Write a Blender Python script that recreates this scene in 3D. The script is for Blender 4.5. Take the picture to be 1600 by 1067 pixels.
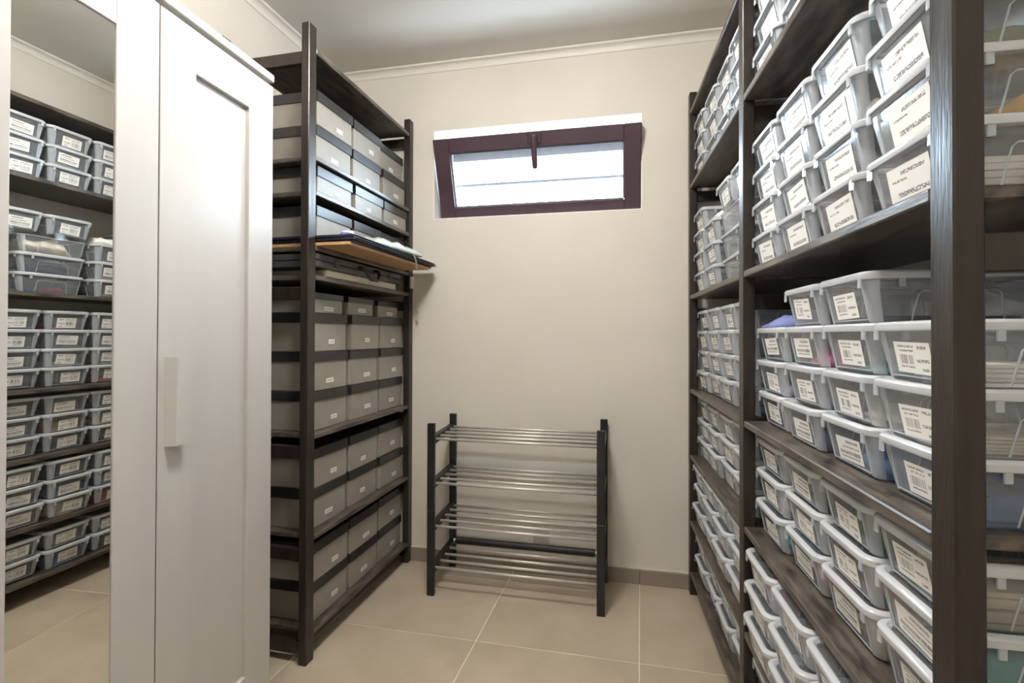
import bpy, bmesh, math, random
from mathutils import Vector, Matrix, noise
R = math.radians
for o in list(bpy.data.objects): bpy.data.objects.remove(o)
S = bpy.context.scene
COL = S.collection

# ------------------------------------------------------------------ camera
cam_d = bpy.data.cameras.new('camera'); cam = bpy.data.objects.new('camera', cam_d); COL.objects.link(cam)
F_PX, YAW, PITCH, ROLL, EYE = 794.24, 0.2178, 0.0083, 0.0024, 1.1546
cam_d.sensor_width = 36.0; cam_d.lens = 36.0 * F_PX / 1600.0
cam_d.shift_x = 0.0; cam_d.shift_y = (517.33 - 533.5) / 1600.0
cam_d.clip_start = 0.02
_r = Vector((math.cos(YAW), math.sin(YAW), 0)); _f = Vector((-math.sin(YAW), math.cos(YAW), 0)); _u = Vector((0, 0, 1))
_f2 = _f * math.cos(PITCH) + _u * math.sin(PITCH); _u2 = _u * math.cos(PITCH) - _f * math.sin(PITCH)
_r3 = _r * math.cos(ROLL) + _u2 * math.sin(ROLL); _u3 = _u2 * math.cos(ROLL) - _r * math.sin(ROLL)
m = Matrix.Identity(4)
for i in range(3): m[i][0] = _r3[i]; m[i][1] = _u3[i]; m[i][2] = -_f2[i]
m[2][3] = EYE
cam.matrix_world = m
S.camera = cam

# ------------------------------------------------------------------ sky, lamp strength, exposure
SKY_STRENGTH = 8.5
LAMP_STRENGTH = (22.5, 10.5)
LAMP_AT = ((-0.42, 1.08, 'far white oval opal ceiling lamp above the racks'), (-0.35, -0.75, 'added unseen fill lamp, white oval opal, on ceiling behind the viewer'))  # the second entry is added only as frontal fill from behind the camera
w = bpy.data.worlds.new('overcast_sky'); S.world = w; w.use_nodes = True
bg = w.node_tree.nodes['Background']; bg.inputs[0].default_value = (0.70, 0.85, 1.0, 1); bg.inputs[1].default_value = SKY_STRENGTH
S.view_settings.view_transform = 'Standard'; S.view_settings.look = 'None'
S.view_settings.exposure = 2.25; S.view_settings.gamma = 1.0; S.view_settings.use_curve_mapping = False
S.cycles.transparent_max_bounces = 32
S.cycles.max_bounces = 14; S.cycles.diffuse_bounces = 6; S.cycles.glossy_bounces = 6; S.cycles.transmission_bounces = 10

# ------------------------------------------------------------------ materials
def newmat(name):
    mt = bpy.data.materials.new(name); mt.use_nodes = True
    nt = mt.node_tree; nt.nodes.clear()
    out = nt.nodes.new('ShaderNodeOutputMaterial')
    return mt, nt, out
def N(nt, kind, **kw):
    n = nt.nodes.new(kind)
    for k, v in kw.items():
        if k.startswith('i_'):
            key = k[2:]
            key = int(key) if key.isdigit() else key.replace('_', ' ')
            n.inputs[key].default_value = v
        else: setattr(n, k, v)
    return n
def surf(name, c1, c2=None, rough=0.5, scale=6.0, bump=0.0, bump_scale=60.0, detail=4.0, stretch=(1, 1, 1), metallic=0.0, spec=0.5, rough2=None, lo=0.35, hi=0.65, coat=0.0, coat_rough=0.2, coords='Object'):
    mt, nt, out = newmat(name)
    b = N(nt, 'ShaderNodeBsdfPrincipled'); nt.links.new(b.outputs[0], out.inputs[0])
    b.inputs['Roughness'].default_value = rough; b.inputs['Metallic'].default_value = metallic
    b.inputs['Specular IOR Level'].default_value = spec
    b.inputs['Coat Weight'].default_value = coat; b.inputs['Coat Roughness'].default_value = coat_rough
    tc = N(nt, 'ShaderNodeTexCoord'); mp = N(nt, 'ShaderNodeMapping'); mp.inputs['Scale'].default_value = stretch
    nt.links.new(tc.outputs[coords], mp.inputs[0])
    nz = N(nt, 'ShaderNodeTexNoise'); nz.inputs['Scale'].default_value = scale; nz.inputs['Detail'].default_value = detail
    nt.links.new(mp.outputs[0], nz.inputs['Vector'])
    rp = N(nt, 'ShaderNodeValToRGB'); rp.color_ramp.elements[0].position = lo; rp.color_ramp.elements[1].position = hi
    rp.color_ramp.elements[0].color = (*c1, 1); rp.color_ramp.elements[1].color = (*(c2 or c1), 1)
    nt.links.new(nz.outputs[0], rp.inputs[0]); nt.links.new(rp.outputs[0], b.inputs['Base Color'])
    if rough2 is not None:
        mr = N(nt, 'ShaderNodeMapRange'); mr.inputs['From Min'].default_value = lo; mr.inputs['From Max'].default_value = hi
        mr.inputs['To Min'].default_value = rough; mr.inputs['To Max'].default_value = rough2
        nt.links.new(nz.outputs[0], mr.inputs[0]); nt.links.new(mr.outputs[0], b.inputs['Roughness'])
    if bump:
        n2 = N(nt, 'ShaderNodeTexNoise'); n2.inputs['Scale'].default_value = bump_scale; n2.inputs['Detail'].default_value = 3
        nt.links.new(mp.outputs[0], n2.inputs['Vector'])
        bp = N(nt, 'ShaderNodeBump'); bp.inputs['Strength'].default_value = bump; bp.inputs['Distance'].default_value = 0.002
        nt.links.new(n2.outputs[0], bp.inputs['Height']); nt.links.new(bp.outputs[0], b.inputs['Normal'])
    return mt
def plastic(name, opacity, tint=(0.965, 0.975, 0.985), body=(0.85, 0.91, 0.98), rough=0.15):
    mt, nt, out = newmat(name)
    tr = N(nt, 'ShaderNodeBsdfTransparent'); tr.inputs[0].default_value = (*tint, 1)
    df = N(nt, 'ShaderNodeBsdfDiffuse'); df.inputs[0].default_value = (*body, 1)
    tl = N(nt, 'ShaderNodeBsdfTranslucent'); tl.inputs[0].default_value = (*body, 1)
    mx = N(nt, 'ShaderNodeMixShader', i_0=0.25); nt.links.new(df.outputs[0], mx.inputs[1]); nt.links.new(tl.outputs[0], mx.inputs[2])
    m2 = N(nt, 'ShaderNodeMixShader', i_0=opacity); nt.links.new(tr.outputs[0], m2.inputs[1]); nt.links.new(mx.outputs[0], m2.inputs[2])
    gl = N(nt, 'ShaderNodeBsdfGlossy'); gl.inputs['Roughness'].default_value = rough; gl.inputs[0].default_value = (0.9, 0.9, 0.9, 1)
    fr = N(nt, 'ShaderNodeFresnel', i_0=1.45)
    m3 = N(nt, 'ShaderNodeMixShader'); nt.links.new(fr.outputs[0], m3.inputs[0]); nt.links.new(m2.outputs[0], m3.inputs[1]); nt.links.new(gl.outputs[0], m3.inputs[2])
    nt.links.new(m3.outputs[0], out.inputs[0])
    return mt
def print_mat(name, rects, bars, paper=(0.76, 0.745, 0.71), ink=(0.05, 0.05, 0.055), along=(0, 2), warp=40.0):
    """paper with rows of small printed words (rects) and bar codes (bars); u,v are the paper's own 0..1 coordinates"""
    mt, nt, out = newmat(name)
    tc = N(nt, 'ShaderNodeTexCoord'); sp = N(nt, 'ShaderNodeSeparateXYZ'); nt.links.new(tc.outputs['Generated'], sp.inputs[0])
    u, v = sp.outputs[along[0]], sp.outputs[along[1]]
    oi = N(nt, 'ShaderNodeObjectInfo')
    def math_(op, a, b=None, c=None):
        n = N(nt, 'ShaderNodeMath', operation=op)
        for i, q in enumerate((a, b, c)):
            if q is None: continue
            if isinstance(q, (int, float)): n.inputs[i].default_value = q
            else: nt.links.new(q, n.inputs[i])
        return n.outputs[0]
    rnd = math_('MULTIPLY', oi.outputs['Random'], 97.0)
    def stripes(freq, thr, salt, row=None):
        cx = N(nt, 'ShaderNodeCombineXYZ')
        nt.links.new(math_('MULTIPLY', u, freq), cx.inputs[0]); nt.links.new(math_('ADD', rnd, salt), cx.inputs[2])
        if row: nt.links.new(math_('MULTIPLY', v, row), cx.inputs[1])
        nz = N(nt, 'ShaderNodeTexNoise'); nz.inputs['Scale'].default_value = 1.0; nz.inputs['Detail'].default_value = 1.0
        nt.links.new(cx.outputs[0], nz.inputs['Vector'])
        return math_('GREATER_THAN', nz.outputs[0], thr)
    tot = None
    def add(q):
        nonlocal tot
        tot = q if tot is None else math_('MAXIMUM', tot, q)
    txt = stripes(38.0, 0.44, 3.1, 30.0); brc = stripes(48.0, 0.5, 7.7)
    for lst, pat in ((rects, txt), (bars, brc)):
        for (uc, vc, hw, hh) in lst:
            q = math_('MULTIPLY', math_('COMPARE', u, uc, hw), math_('COMPARE', v, vc, hh))
            add(math_('MULTIPLY', q, pat))
    mxc = N(nt, 'ShaderNodeMix', data_type='RGBA'); mxc.inputs[6].default_value = (*paper, 1); mxc.inputs[7].default_value = (*ink, 1)
    nt.links.new(math_('MULTIPLY', tot, 0.72), mxc.inputs[0])
    b = N(nt, 'ShaderNodeBsdfPrincipled'); b.inputs['Roughness'].default_value = 0.7; b.inputs['Specular IOR Level'].default_value = 0.25
    nt.links.new(mxc.outputs[2], b.inputs['Base Color']); nt.links.new(b.outputs[0], out.inputs[0])
    return mt
def emit(name, col, strength):
    mt, nt, out = newmat(name)
    e = N(nt, 'ShaderNodeEmission'); e.inputs[0].default_value = (*col, 1); e.inputs[1].default_value = strength
    nt.links.new(e.outputs[0], out.inputs[0]); return mt

M = {}
M['wall'] = surf('painted_plaster_wall', (0.60, 0.565, 0.505), (0.63, 0.595, 0.535), rough=0.75, scale=2.5, bump=0.25, bump_scale=140)
M['ceiling'] = surf('painted_ceiling', (0.58, 0.555, 0.50), (0.60, 0.575, 0.52), rough=0.6, scale=1.5, bump=0.1, bump_scale=90)
M['cornice'] = surf('cornice_paint', (0.66, 0.63, 0.57), (0.68, 0.65, 0.59), rough=0.5)
M['reveal'] = surf('white_reveal_paint', (0.80, 0.80, 0.79), (0.84, 0.84, 0.83), rough=0.6)
M['tile'] = surf('stone_look_floor_tile', (0.43, 0.36, 0.27), (0.51, 0.43, 0.33), rough=0.42, scale=5.0, detail=7, bump=0.06, bump_scale=200, rough2=0.5, coords='Object')
M['skirt'] = surf('skirting_tile', (0.25, 0.21, 0.175), (0.29, 0.245, 0.20), rough=0.42, scale=7.0, detail=6)
M['grout'] = surf('cream_grout', (0.72, 0.64, 0.52), (0.78, 0.70, 0.58), rough=0.85, scale=30)
M['wood'] = surf('dark_stained_pine', (0.017, 0.0125, 0.010), (0.030, 0.022, 0.0175), rough=0.30, scale=5.0, detail=8, stretch=(9, 9, 1), bump=0.25, bump_scale=30, rough2=0.42, spec=0.5)
M['shelfwood'] = surf('worn_dark_stained_shelf_board', (0.034, 0.027, 0.022), (0.17, 0.138, 0.108), rough=0.30, scale=9.0, detail=9, stretch=(5, 1, 5), bump=0.3, bump_scale=25, rough2=0.48, spec=0.65, lo=0.38, hi=0.72)
M['white'] = surf('white_foil_wardrobe', (0.475, 0.465, 0.448), (0.495, 0.485, 0.468), rough=0.33, scale=3.0, bump=0.08, bump_scale=120, stretch=(4, 4, 1))
M['card'] = surf('grey_cardboard', (0.27, 0.25, 0.218), (0.31, 0.288, 0.25), rough=0.44, scale=14.0, detail=6, bump=0.08, bump_scale=150, spec=0.42)
M['cardlid'] = surf('black_cardboard_lid', (0.016, 0.015, 0.016), (0.028, 0.026, 0.026), rough=0.36, scale=12.0, bump=0.1, bump_scale=120)
M['rack'] = surf('black_lacquered_rack_wood', (0.009, 0.009, 0.010), (0.016, 0.016, 0.018), rough=0.38, scale=20.0, bump=0.1)
M['steel'] = surf('brushed_steel_tube', (0.58, 0.55, 0.51), (0.66, 0.63, 0.59), rough=0.42, scale=30.0, metallic=0.4, stretch=(1, 20, 20))
M['brown'] = surf('aubergine_window_frame', (0.062, 0.036, 0.048), (0.070, 0.041, 0.055), rough=0.30, scale=8.0)
M['rubber'] = surf('grey_gasket', (0.20, 0.20, 0.21), rough=0.6)
M['brick'] = surf('pale_brick', (0.55, 0.53, 0.50), (0.65, 0.62, 0.58), rough=0.9, scale=20)
M['blackplastic'] = surf('black_plastic', (0.012, 0.012, 0.014), (0.018, 0.018, 0.021), rough=0.45, scale=30, bump=0.2, bump_scale=300)
M['casegrey'] = surf('charcoal_plastic', (0.040, 0.040, 0.043), (0.052, 0.052, 0.056), rough=0.42, scale=30, bump=0.15, bump_scale=300)
M['navy'] = surf('dark_navy_portfolio_cover', (0.018, 0.020, 0.036), (0.026, 0.028, 0.050), rough=0.40, scale=20, bump=0.2, bump_scale=250)
M['tan'] = surf('tan_plywood', (0.46, 0.27, 0.12), (0.56, 0.34, 0.16), rough=0.5, scale=6, stretch=(8, 1, 8), detail=6)
M['offwhite'] = surf('off_white_card', (0.62, 0.57, 0.47), (0.68, 0.63, 0.53), rough=0.6)
M['whiteplastic'] = surf('white_plastic', (0.70, 0.70, 0.68), rough=0.4)
M['strap'] = surf('grey_strap', (0.16, 0.16, 0.16), (0.20, 0.20, 0.20), rough=0.7, scale=80)
M['chrome'] = surf('chrome', (0.7, 0.7, 0.7), rough=0.15, metallic=1.0)
M['tub'] = plastic('clear_tub_plastic', 0.17)
M['tubfrost'] = plastic('frosted_tub_plastic', 0.50)
M['lid'] = plastic('milky_lid_plastic', 0.74, body=(0.90, 0.935, 0.98), rough=0.12)
M['lidpanel'] = plastic('clear_lid_plastic', 0.12)
M['film'] = plastic('crumpled_clear_film', 0.13, body=(0.8, 0.8, 0.78), rough=0.08)
M['boxlabel'] = print_mat('printed_box_label', [(0.22, 0.84, 0.12, 0.05), (0.68, 0.86, 0.24, 0.035), (0.66, 0.72, 0.20, 0.03), (0.24, 0.42, 0.17, 0.05), (0.20, 0.14, 0.09, 0.045), (0.68, 0.20, 0.2, 0.03)], [(0.68, 0.44, 0.21, 0.15)], along=(1, 2))
M['boxlabel_plain'] = print_mat('printed_box_label_with_lines', [(0.35, 0.82, 0.25, 0.06), (0.42, 0.60, 0.34, 0.035), (0.5, 0.36, 0.42, 0.07), (0.5, 0.18, 0.38, 0.035)], [(0.22, 0.36, 0.12, 0.09)], along=(1, 2))
M['boxlabel_large'] = print_mat('printed_large_box_label', [(0.38, 0.80, 0.28, 0.05), (0.72, 0.62, 0.18, 0.03), (0.45, 0.24, 0.36, 0.065)], [], ink=(0.02, 0.02, 0.022), along=(1, 2))
M['shoelabel'] = print_mat('printed_shoebox_label', [(0.5, 0.5, 0.40, 0.22)], [], paper=(0.80, 0.79, 0.76), ink=(0.28, 0.28, 0.29), along=(1, 2))
def mirror_mat():
    mt, nt, out = newmat('mirror_silver')
    g = N(nt, 'ShaderNodeBsdfGlossy'); g.inputs[0].default_value = (0.86, 0.87, 0.85, 1); g.inputs['Roughness'].default_value = 0.0
    nt.links.new(g.outputs[0], out.inputs[0]); return mt
M['mirror'] = mirror_mat()
def glass_mat():
    mt, nt, out = newmat('window_glass')
    t = N(nt, 'ShaderNodeBsdfTransparent'); t.inputs[0].default_value = (0.96, 0.98, 0.98, 1)
    g = N(nt, 'ShaderNodeBsdfGlossy'); g.inputs['Roughness'].default_value = 0.0
    fr = N(nt, 'ShaderNodeFresnel', i_0=1.45); mx = N(nt, 'ShaderNodeMixShader')
    nt.links.new(fr.outputs[0], mx.inputs[0]); nt.links.new(t.outputs[0], mx.inputs[1]); nt.links.new(g.outputs[0], mx.inputs[2])
    nt.links.new(mx.outputs[0], out.inputs[0]); return mt
M['glass'] = glass_mat()
M['lamp'] = emit('lit_lamp_diffuser', (1.0, 0.965, 0.925), LAMP_STRENGTH[0])
M['fill_lamp'] = emit('fill_lamp_diffuser', (1.0, 0.965, 0.925), LAMP_STRENGTH[1])  # glow of the added fill lamp, weaker than the ceiling lamp
CLOTH = {}
def cloth(name, c):
    if name not in CLOTH:
        c2 = tuple(min(1, q * 1.35 + 0.01) for q in c)
        CLOTH[name] = surf(name + '_fabric', c, c2, rough=0.85, scale=25, detail=5, bump=0.5, bump_scale=80)
    return CLOTH[name]

# ------------------------------------------------------------------ mesh helpers
class MB:
    def __init__(s): s.v = []; s.f = []; s.m = []
    def add(s, vs, fs, mi=0):
        o = len(s.v); s.v += [tuple(q) for q in vs]
        for f in fs: s.f.append([i + o for i in f]); s.m.append(mi)
    def box(s, x0, y0, z0, x1, y1, z1, mi=0):
        s.add([(x0, y0, z0), (x1, y0, z0), (x1, y1, z0), (x0, y1, z0), (x0, y0, z1), (x1, y0, z1), (x1, y1, z1), (x0, y1, z1)],
              [(0, 3, 2, 1), (4, 5, 6, 7), (0, 1, 5, 4), (1, 2, 6, 5), (2, 3, 7, 6), (3, 0, 4, 7)], mi)
    def cbox(s, x0, y0, z0, x1, y1, z1, c=0.002, mi=0):
        lo = (x0, y0, z0); hi = (x1, y1, z1); vs = []; idx = {}
        for sx in (0, 1):
            for sy in (0, 1):
                for sz in (0, 1):
                    sg = (sx, sy, sz)
                    for ax in range(3):
                        p = []
                        for k in range(3):
                            e = hi[k] if sg[k] else lo[k]
                            if k != ax: e += -c if sg[k] else c
                            p.append(e)
                        idx[(sg, ax)] = len(vs); vs.append(p)
        fs = []
        def orient(f):
            a, b, cc = (Vector(vs[f[i]]) for i in (0, 1, 2)); n = (b - a).cross(cc - a)
            ctr = sum((Vector(vs[i]) for i in f), Vector()) / len(f) - Vector([(lo[k] + hi[k]) / 2 for k in range(3)])
            return list(f) if n.dot(ctr) > 0 else list(f)[::-1]
        for ax in range(3):
            a, b = [k for k in range(3) if k != ax]
            for sd in (0, 1):
                q = []
                for (i, j) in ((0, 0), (1, 0), (1, 1), (0, 1)):
                    sg = [0, 0, 0]; sg[ax] = sd; sg[a] = i; sg[b] = j; q.append(idx[(tuple(sg), ax)])
                fs.append(orient(q))
            for i in (0, 1):
                for j in (0, 1):
                    g0 = [0, 0, 0]; g0[a] = i; g0[b] = j; g1 = list(g0); g1[ax] = 1
                    fs.append(orient([idx[(tuple(g0), a)], idx[(tuple(g1), a)], idx[(tuple(g1), b)], idx[(tuple(g0), b)]]))
        for sx in (0, 1):
            for sy in (0, 1):
                for sz in (0, 1): fs.append(orient([idx[((sx, sy, sz), k)] for k in range(3)]))
        s.add(vs, fs, mi)
    def loft(s, rings, mi=0, cap0=True, cap1=True, closed=True, pick=None):
        n = len(rings[0]); o = len(s.v)
        for r in rings: s.v += [tuple(q) for q in r]
        for k in range(len(rings) - 1):
            for i in range(n if closed else n - 1):
                j = (i + 1) % n
                s.f.append([o + k * n + i, o + k * n + j, o + (k + 1) * n + j, o + (k + 1) * n + i]); s.m.append(pick(k, i) if pick else mi)
        if cap0: s.f.append([o + i for i in range(n)][::-1]); s.m.append(pick(-1, 0) if pick else mi)
        if cap1: s.f.append([o + (len(rings) - 1) * n + i for i in range(n)]); s.m.append(pick(-2, 0) if pick else mi)
    def tube(s, pts, r, n=10, mi=0, caps=True):
        pts = [Vector(p) for p in pts]; rings = []; up = Vector((0.13, 0.21, 0.97))
        for i, p in enumerate(pts):
            t = (pts[min(i + 1, len(pts) - 1)] - pts[max(i - 1, 0)]).normalized()
            a = t.cross(up)
            if a.length < 1e-3: a = t.cross(Vector((1, 0, 0)))
            a.normalize(); b = t.cross(a)
            rr = r[i] if isinstance(r, (list, tuple)) else r
            rings.append([p + (a * math.cos(2 * math.pi * k / n) + b * math.sin(2 * math.pi * k / n)) * rr for k in range(n)])
        s.loft(rings, mi, caps, caps)
    def mesh(s, name, mats, smooth=False, auto=None):
        me = bpy.data.meshes.new(name); me.from_pydata(s.v, [], s.f)
        for q in (mats if isinstance(mats, (list, tuple)) else [mats]): me.materials.append(q)
        for p, i in zip(me.polygons, s.m): p.material_index = i
        if smooth:
            for p in me.polygons: p.use_smooth = True
        if auto is not None:
            bm = bmesh.new(); bm.from_mesh(me)
            for e in bm.edges:
                if len(e.link_faces) == 2 and e.calc_face_angle(0) > R(auto): e.smooth = False
            bm.to_mesh(me); bm.free()
        bm = bmesh.new(); bm.from_mesh(me); bmesh.ops.recalc_face_normals(bm, faces=bm.faces); bm.to_mesh(me); bm.free()
        me.update(); return me
def ob(name, me, parent=None, loc=None, rz=None, rot=None):
    o = bpy.data.objects.new(name, me); COL.objects.link(o)
    if parent is not None: o.parent = parent
    if loc is not None: o.location = loc
    if rz is not None: o.rotation_euler = (0, 0, rz)
    if rot is not None: o.rotation_euler = rot
    return o
def empty(name, loc=(0, 0, 0), rz=0):
    o = bpy.data.objects.new(name, None); COL.objects.link(o); o.location = loc; o.rotation_euler = (0, 0, rz); o.empty_display_size = 0.05
    return o
def tag(o, label, cat, group=None, kind=None):
    o['label'] = label; o['category'] = cat
    if group: o['group'] = group
    if kind: o['kind'] = kind
    return o
def block(name, mat, parent, x0, y0, z0, x1, y1, z1, c=0.002, **kw):
    """one chamfered block as an object with its origin at its own centre of base"""
    cx, cy = (x0 + x1) / 2, (y0 + y1) / 2
    b = MB(); b.cbox(x0 - cx, y0 - cy, 0, x1 - cx, y1 - cy, z1 - z0, c)
    return ob(name, b.mesh(name, mat), parent, (cx, cy, z0), **kw)
def rrect(x0, y0, x1, y1, r, z, seg=4, extra=None):
    """rounded rectangle ring, counter-clockwise; extra = (front window half width about centre) adds two points on the x0 side"""
    pts = []
    for (cx, cy, a0) in ((x1 - r, y1 - r, 0), (x0 + r, y1 - r, 90), (x0 + r, y0 + r, 180), (x1 - r, y0 + r, 270)):
        for k in range(seg + 1):
            a = R(a0 + 90 * k / seg); pts.append((cx + r * math.cos(a), cy + r * math.sin(a), z))
        if a0 == 90 and extra:
            cyy = (y0 + y1) / 2; pts.append((x0, cyy + extra, z)); pts.append((x0, cyy - extra, z))
    return pts
class Frame:
    def __init__(s, x, y, a): s.o = Vector((x, y, 0)); s.a = a; s.X = Vector((math.cos(a), math.sin(a), 0)); s.Y = Vector((-math.sin(a), math.cos(a), 0))
    def p(s, lx, ly, z=0.0): return s.o + s.X * lx + s.Y * ly + Vector((0, 0, z))
FL = Frame(-1.0811, 1.5803, -0.0148)      # shelving of grey boxes, origin at the near aisle-side post corner
FR = Frame(0.2859, 2.3921, 0.0447)        # shelving of clear boxes, origin at the far aisle-side post corner
FW = Frame(-1.0275 * 1.05, 1.3271 * 1.05, 0.0249)       # wardrobe, origin at the far front corner
FK = Frame(-0.8564, 2.1285, -0.0044)      # shoe racks, origin at the near left post corner
YB = 2.4516; ZCEIL = 2.540; ZCOR = 2.507
XWL = -1.4876; AWL = -0.0135
YFRONT = -1.5

# ------------------------------------------------------------------ room shell
def left_wall_x(y): return XWL - (y - YB) * math.tan(AWL)
def right_wall_x(y):
    p = FR.p(0.335, 0); return p.x - (y - p.y) * math.tan(FR.a)
OPX0, OPX1, OPZ0, OPZ1, WT = -0.956, 0.080, 1.747, 2.201, 0.32     # window opening in the back wall
fl = MB(); fl.box(-1.75, YFRONT - 0.1, -0.06, 1.1, YB + 0.05, -0.0020)
floor = tag(ob('floor', fl.mesh('floor', M['grout'])), 'beige stone-look tiled floor with pale grout lines', 'floor', kind='structure')
TS = 0.6; SHEAR = 0.030
tx, ty = 0.0512, 1.856
def tile_x(k, y): return tx + TS * k + SHEAR * (y - ty)
for i in range(-3, 2):
    for j in range(-6, 1):
        y0, y1 = ty + TS * j, ty + TS * (j + 1)
        y1 = min(y1, YB + 0.02); y0 = max(y0, YFRONT)
        if y1 - y0 < 0.05: continue
        g = 0.0022
        q = [(tile_x(i, y0) + g, y0 + g), (tile_x(i + 1, y0) - g, y0 + g), (tile_x(i + 1, y1) - g, y1 - g), (tile_x(i, y1) + g, y1 - g)]
        cx = sum(p[0] for p in q) / 4; cy = sum(p[1] for p in q) / 4
        def ring(ins, z): return [(p[0] - cx + (ins if p[0] < cx else -ins), p[1] - cy + (ins if p[1] < cy else -ins), z) for p in q]
        b = MB(); b.loft([ring(0, -0.008), ring(0, -0.001), ring(0.001, 0.0)])
        ob('tile', b.mesh('tile', M['tile']), floor, (cx, cy, 0))
# back wall with the window opening
b = MB()
b.box(-1.8, YB, -0.02, OPX0, YB + WT, 2.7); b.box(OPX1, YB, -0.02, 1.0, YB + WT, 2.7)
b.box(OPX0, YB, -0.02, OPX1, YB + WT, OPZ0); b.box(OPX0, YB, OPZ1, OPX1, YB + WT, 2.7)
wall_back = tag(ob('wall_back', b.mesh('wall_back', M['wall'])), 'cream painted wall with the high window', 'wall', kind='structure')
rv = MB(); t = 0.004
rv.box(OPX0, YB + 0.0005, OPZ0, OPX0 + t, YB + WT, OPZ1); rv.box(OPX1 - t, YB + 0.0005, OPZ0, OPX1, YB + WT, OPZ1)
rv.box(OPX0 + t, YB + 0.0005, OPZ0, OPX1 - t, YB + WT, OPZ0 + t); rv.box(OPX0 + t, YB + 0.0005, OPZ1 - t, OPX1 - t, YB + WT, OPZ1)
ob('reveal', rv.mesh('reveal', M['reveal']), wall_back)
for k in range(6):      # brick side of the outer reveal seen through the left of the pane
    block('brick', M['brick'], wall_back, OPX0 + t, YB + 0.20, OPZ0 + 0.008 + k * 0.066, OPX0 + 0.022, YB + 0.318, OPZ0 + 0.066 + k * 0.066, 0.002)
block('outer_lintel', M['rubber'], wall_back, OPX0 + 0.02, YB + 0.24, 2.118, OPX1 - 0.004, YB + WT, OPZ1 - t, 0.002)
def side_wall(name, xf, sgn, label):
    b = MB(); y0, y1 = YFRONT - 0.1, YB + 0.02
    x0, x1 = xf(y0), xf(y1); d = 0.12 * sgn
    q = [(x0, y0), (x0 + d, y0), (x1 + d, y1), (x1, y1)]
    if sgn < 0: q = q[::-1]
    b.loft([[(x, y, z) for x, y in q] for z in (-0.02, 2.7)])
    return tag(ob(name, b.mesh(name, M['wall'])), label, 'wall', kind='structure')
side_wall('wall_left', left_wall_x, -1, 'cream painted wall behind the wardrobe and grey boxes')
side_wall('wall_right', right_wall_x, 1, 'cream painted wall behind the shelves of clear boxes')
b = MB(); b.box(-1.8, YFRONT - 0.1, -0.02, 1.1, YFRONT, 2.7)
tag(ob('wall_front', b.mesh('wall_front', M['wall'])), 'cream painted wall behind the viewer', 'wall', kind='structure')
b = MB(); b.box(-1.8, YFRONT - 0.1, ZCEIL, 1.1, YB + 0.05, ZCEIL + 0.1)
tag(ob('ceiling', b.mesh('ceiling', M['ceiling'])), 'cream painted ceiling', 'ceiling', kind='structure')
# cornice: concave moulding swept along each wall
def cornice(name, pa, pb, nrm, label):
    pa, pb, nrm = Vector((*pa, 0)), Vector((*pb, 0)), Vector((*nrm, 0)).normalized()
    prof = [(0.0, -0.038), (0.004, -0.038), (0.006, -0.034)]
    for k in range(6):
        a = R(90 * k / 5); prof.append((0.006 + 0.022 * (1 - math.cos(a)), -0.033 + 0.024 * math.sin(a)))
    prof += [(0.031, -0.008), (0.034, -0.004), (0.034, 0.004), (0.0, 0.004)]
    b = MB(); b.loft([[p + nrm * q[0] + Vector((0, 0, ZCEIL + q[1])) for q in prof] for p in (pa, pb)])
    return tag(ob(name, b.mesh(name, M['cornice'], auto=30)), label, 'cornice', kind='structure')
cornice('trim_1', (left_wall_x(YB), YB), (right_wall_x(YB), YB), (0, -1), 'narrow white cornice above the window wall')
cornice('trim_2', (left_wall_x(YFRONT), YFRONT), (left_wall_x(YB), YB), (1, 0), 'narrow white cornice above the wardrobe wall')
cornice('trim_3', (right_wall_x(YB), YB), (right_wall_x(YFRONT), YFRONT), (-1, 0), 'narrow white cornice above the clear box shelves')
# skirting of cut tiles on the back wall
bb = tag(empty('baseboard_back', (0, YB, 0)), 'grey-brown tile skirting along the window wall', 'skirting', kind='structure')
xs = [left_wall_x(YB) + 0.002] + [tile_x(k, YB) for k in (-2, -1, 0)] + [right_wall_x(YB) - 0.002]
for k in range(len(xs) - 1):
    block('skirting_tile', M['skirt'], bb, xs[k] + 0.0012, -0.011, 0.0005, xs[k + 1] - 0.0012, -0.0005, 0.068, 0.0015)
block('grout_bead', M['offwhite'], bb, xs[0], -0.008, 0.0685, xs[-1], -0.0005, 0.074, 0.001)

# ------------------------------------------------------------------ window, tilted inward
win = empty('window_1', (0, YB, 0)); tag(win, 'aubergine bottom-hung window tilted open high on the end wall', 'window', kind='structure')
fx0, fx1, fz0, fz1 = OPX0 + 0.004, OPX1 - 0.004, OPZ0 + 0.004, OPZ1 - 0.004
b = MB()
for q in ((fx0, fz0, fx0 + 0.035, fz1), (fx1 - 0.035, fz0, fx1, fz1), (fx0 + 0.035, fz0, fx1 - 0.035, fz0 + 0.03), (fx0 + 0.035, fz1 - 0.035, fx1 - 0.035, fz1)):
    b.cbox(q[0], 0.125, q[1], q[2], 0.185, q[3], 0.002)
ob('fixed_frame', b.mesh('fixed_frame', M['brown']), win)
SW, SHT = 1.018, 0.405; TILT = R(20.5)
sash = ob('sash', None, win, (-0.4315, 0.105, 1.762), rot=(TILT, 0, 0)); sash.empty_display_size = 0.05
def sash_piece(name, x0, z0, x1, z1, y0=-0.026, y1=0.026, mat='brown', c=0.004):
    return block(name, M[mat], sash, x0, y0, z0, x1, y1, z1, c)
fw_ = 0.080
sash_piece('stile', -SW / 2, 0, -SW / 2 + fw_, SHT); sash_piece('stile', SW / 2 - fw_, 0, SW / 2, SHT)
sash_piece('rail', -SW / 2 + fw_, 0, SW / 2 - fw_, 0.066); sash_piece('rail', -SW / 2 + fw_, SHT - 0.072, SW / 2 - fw_, SHT)
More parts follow.
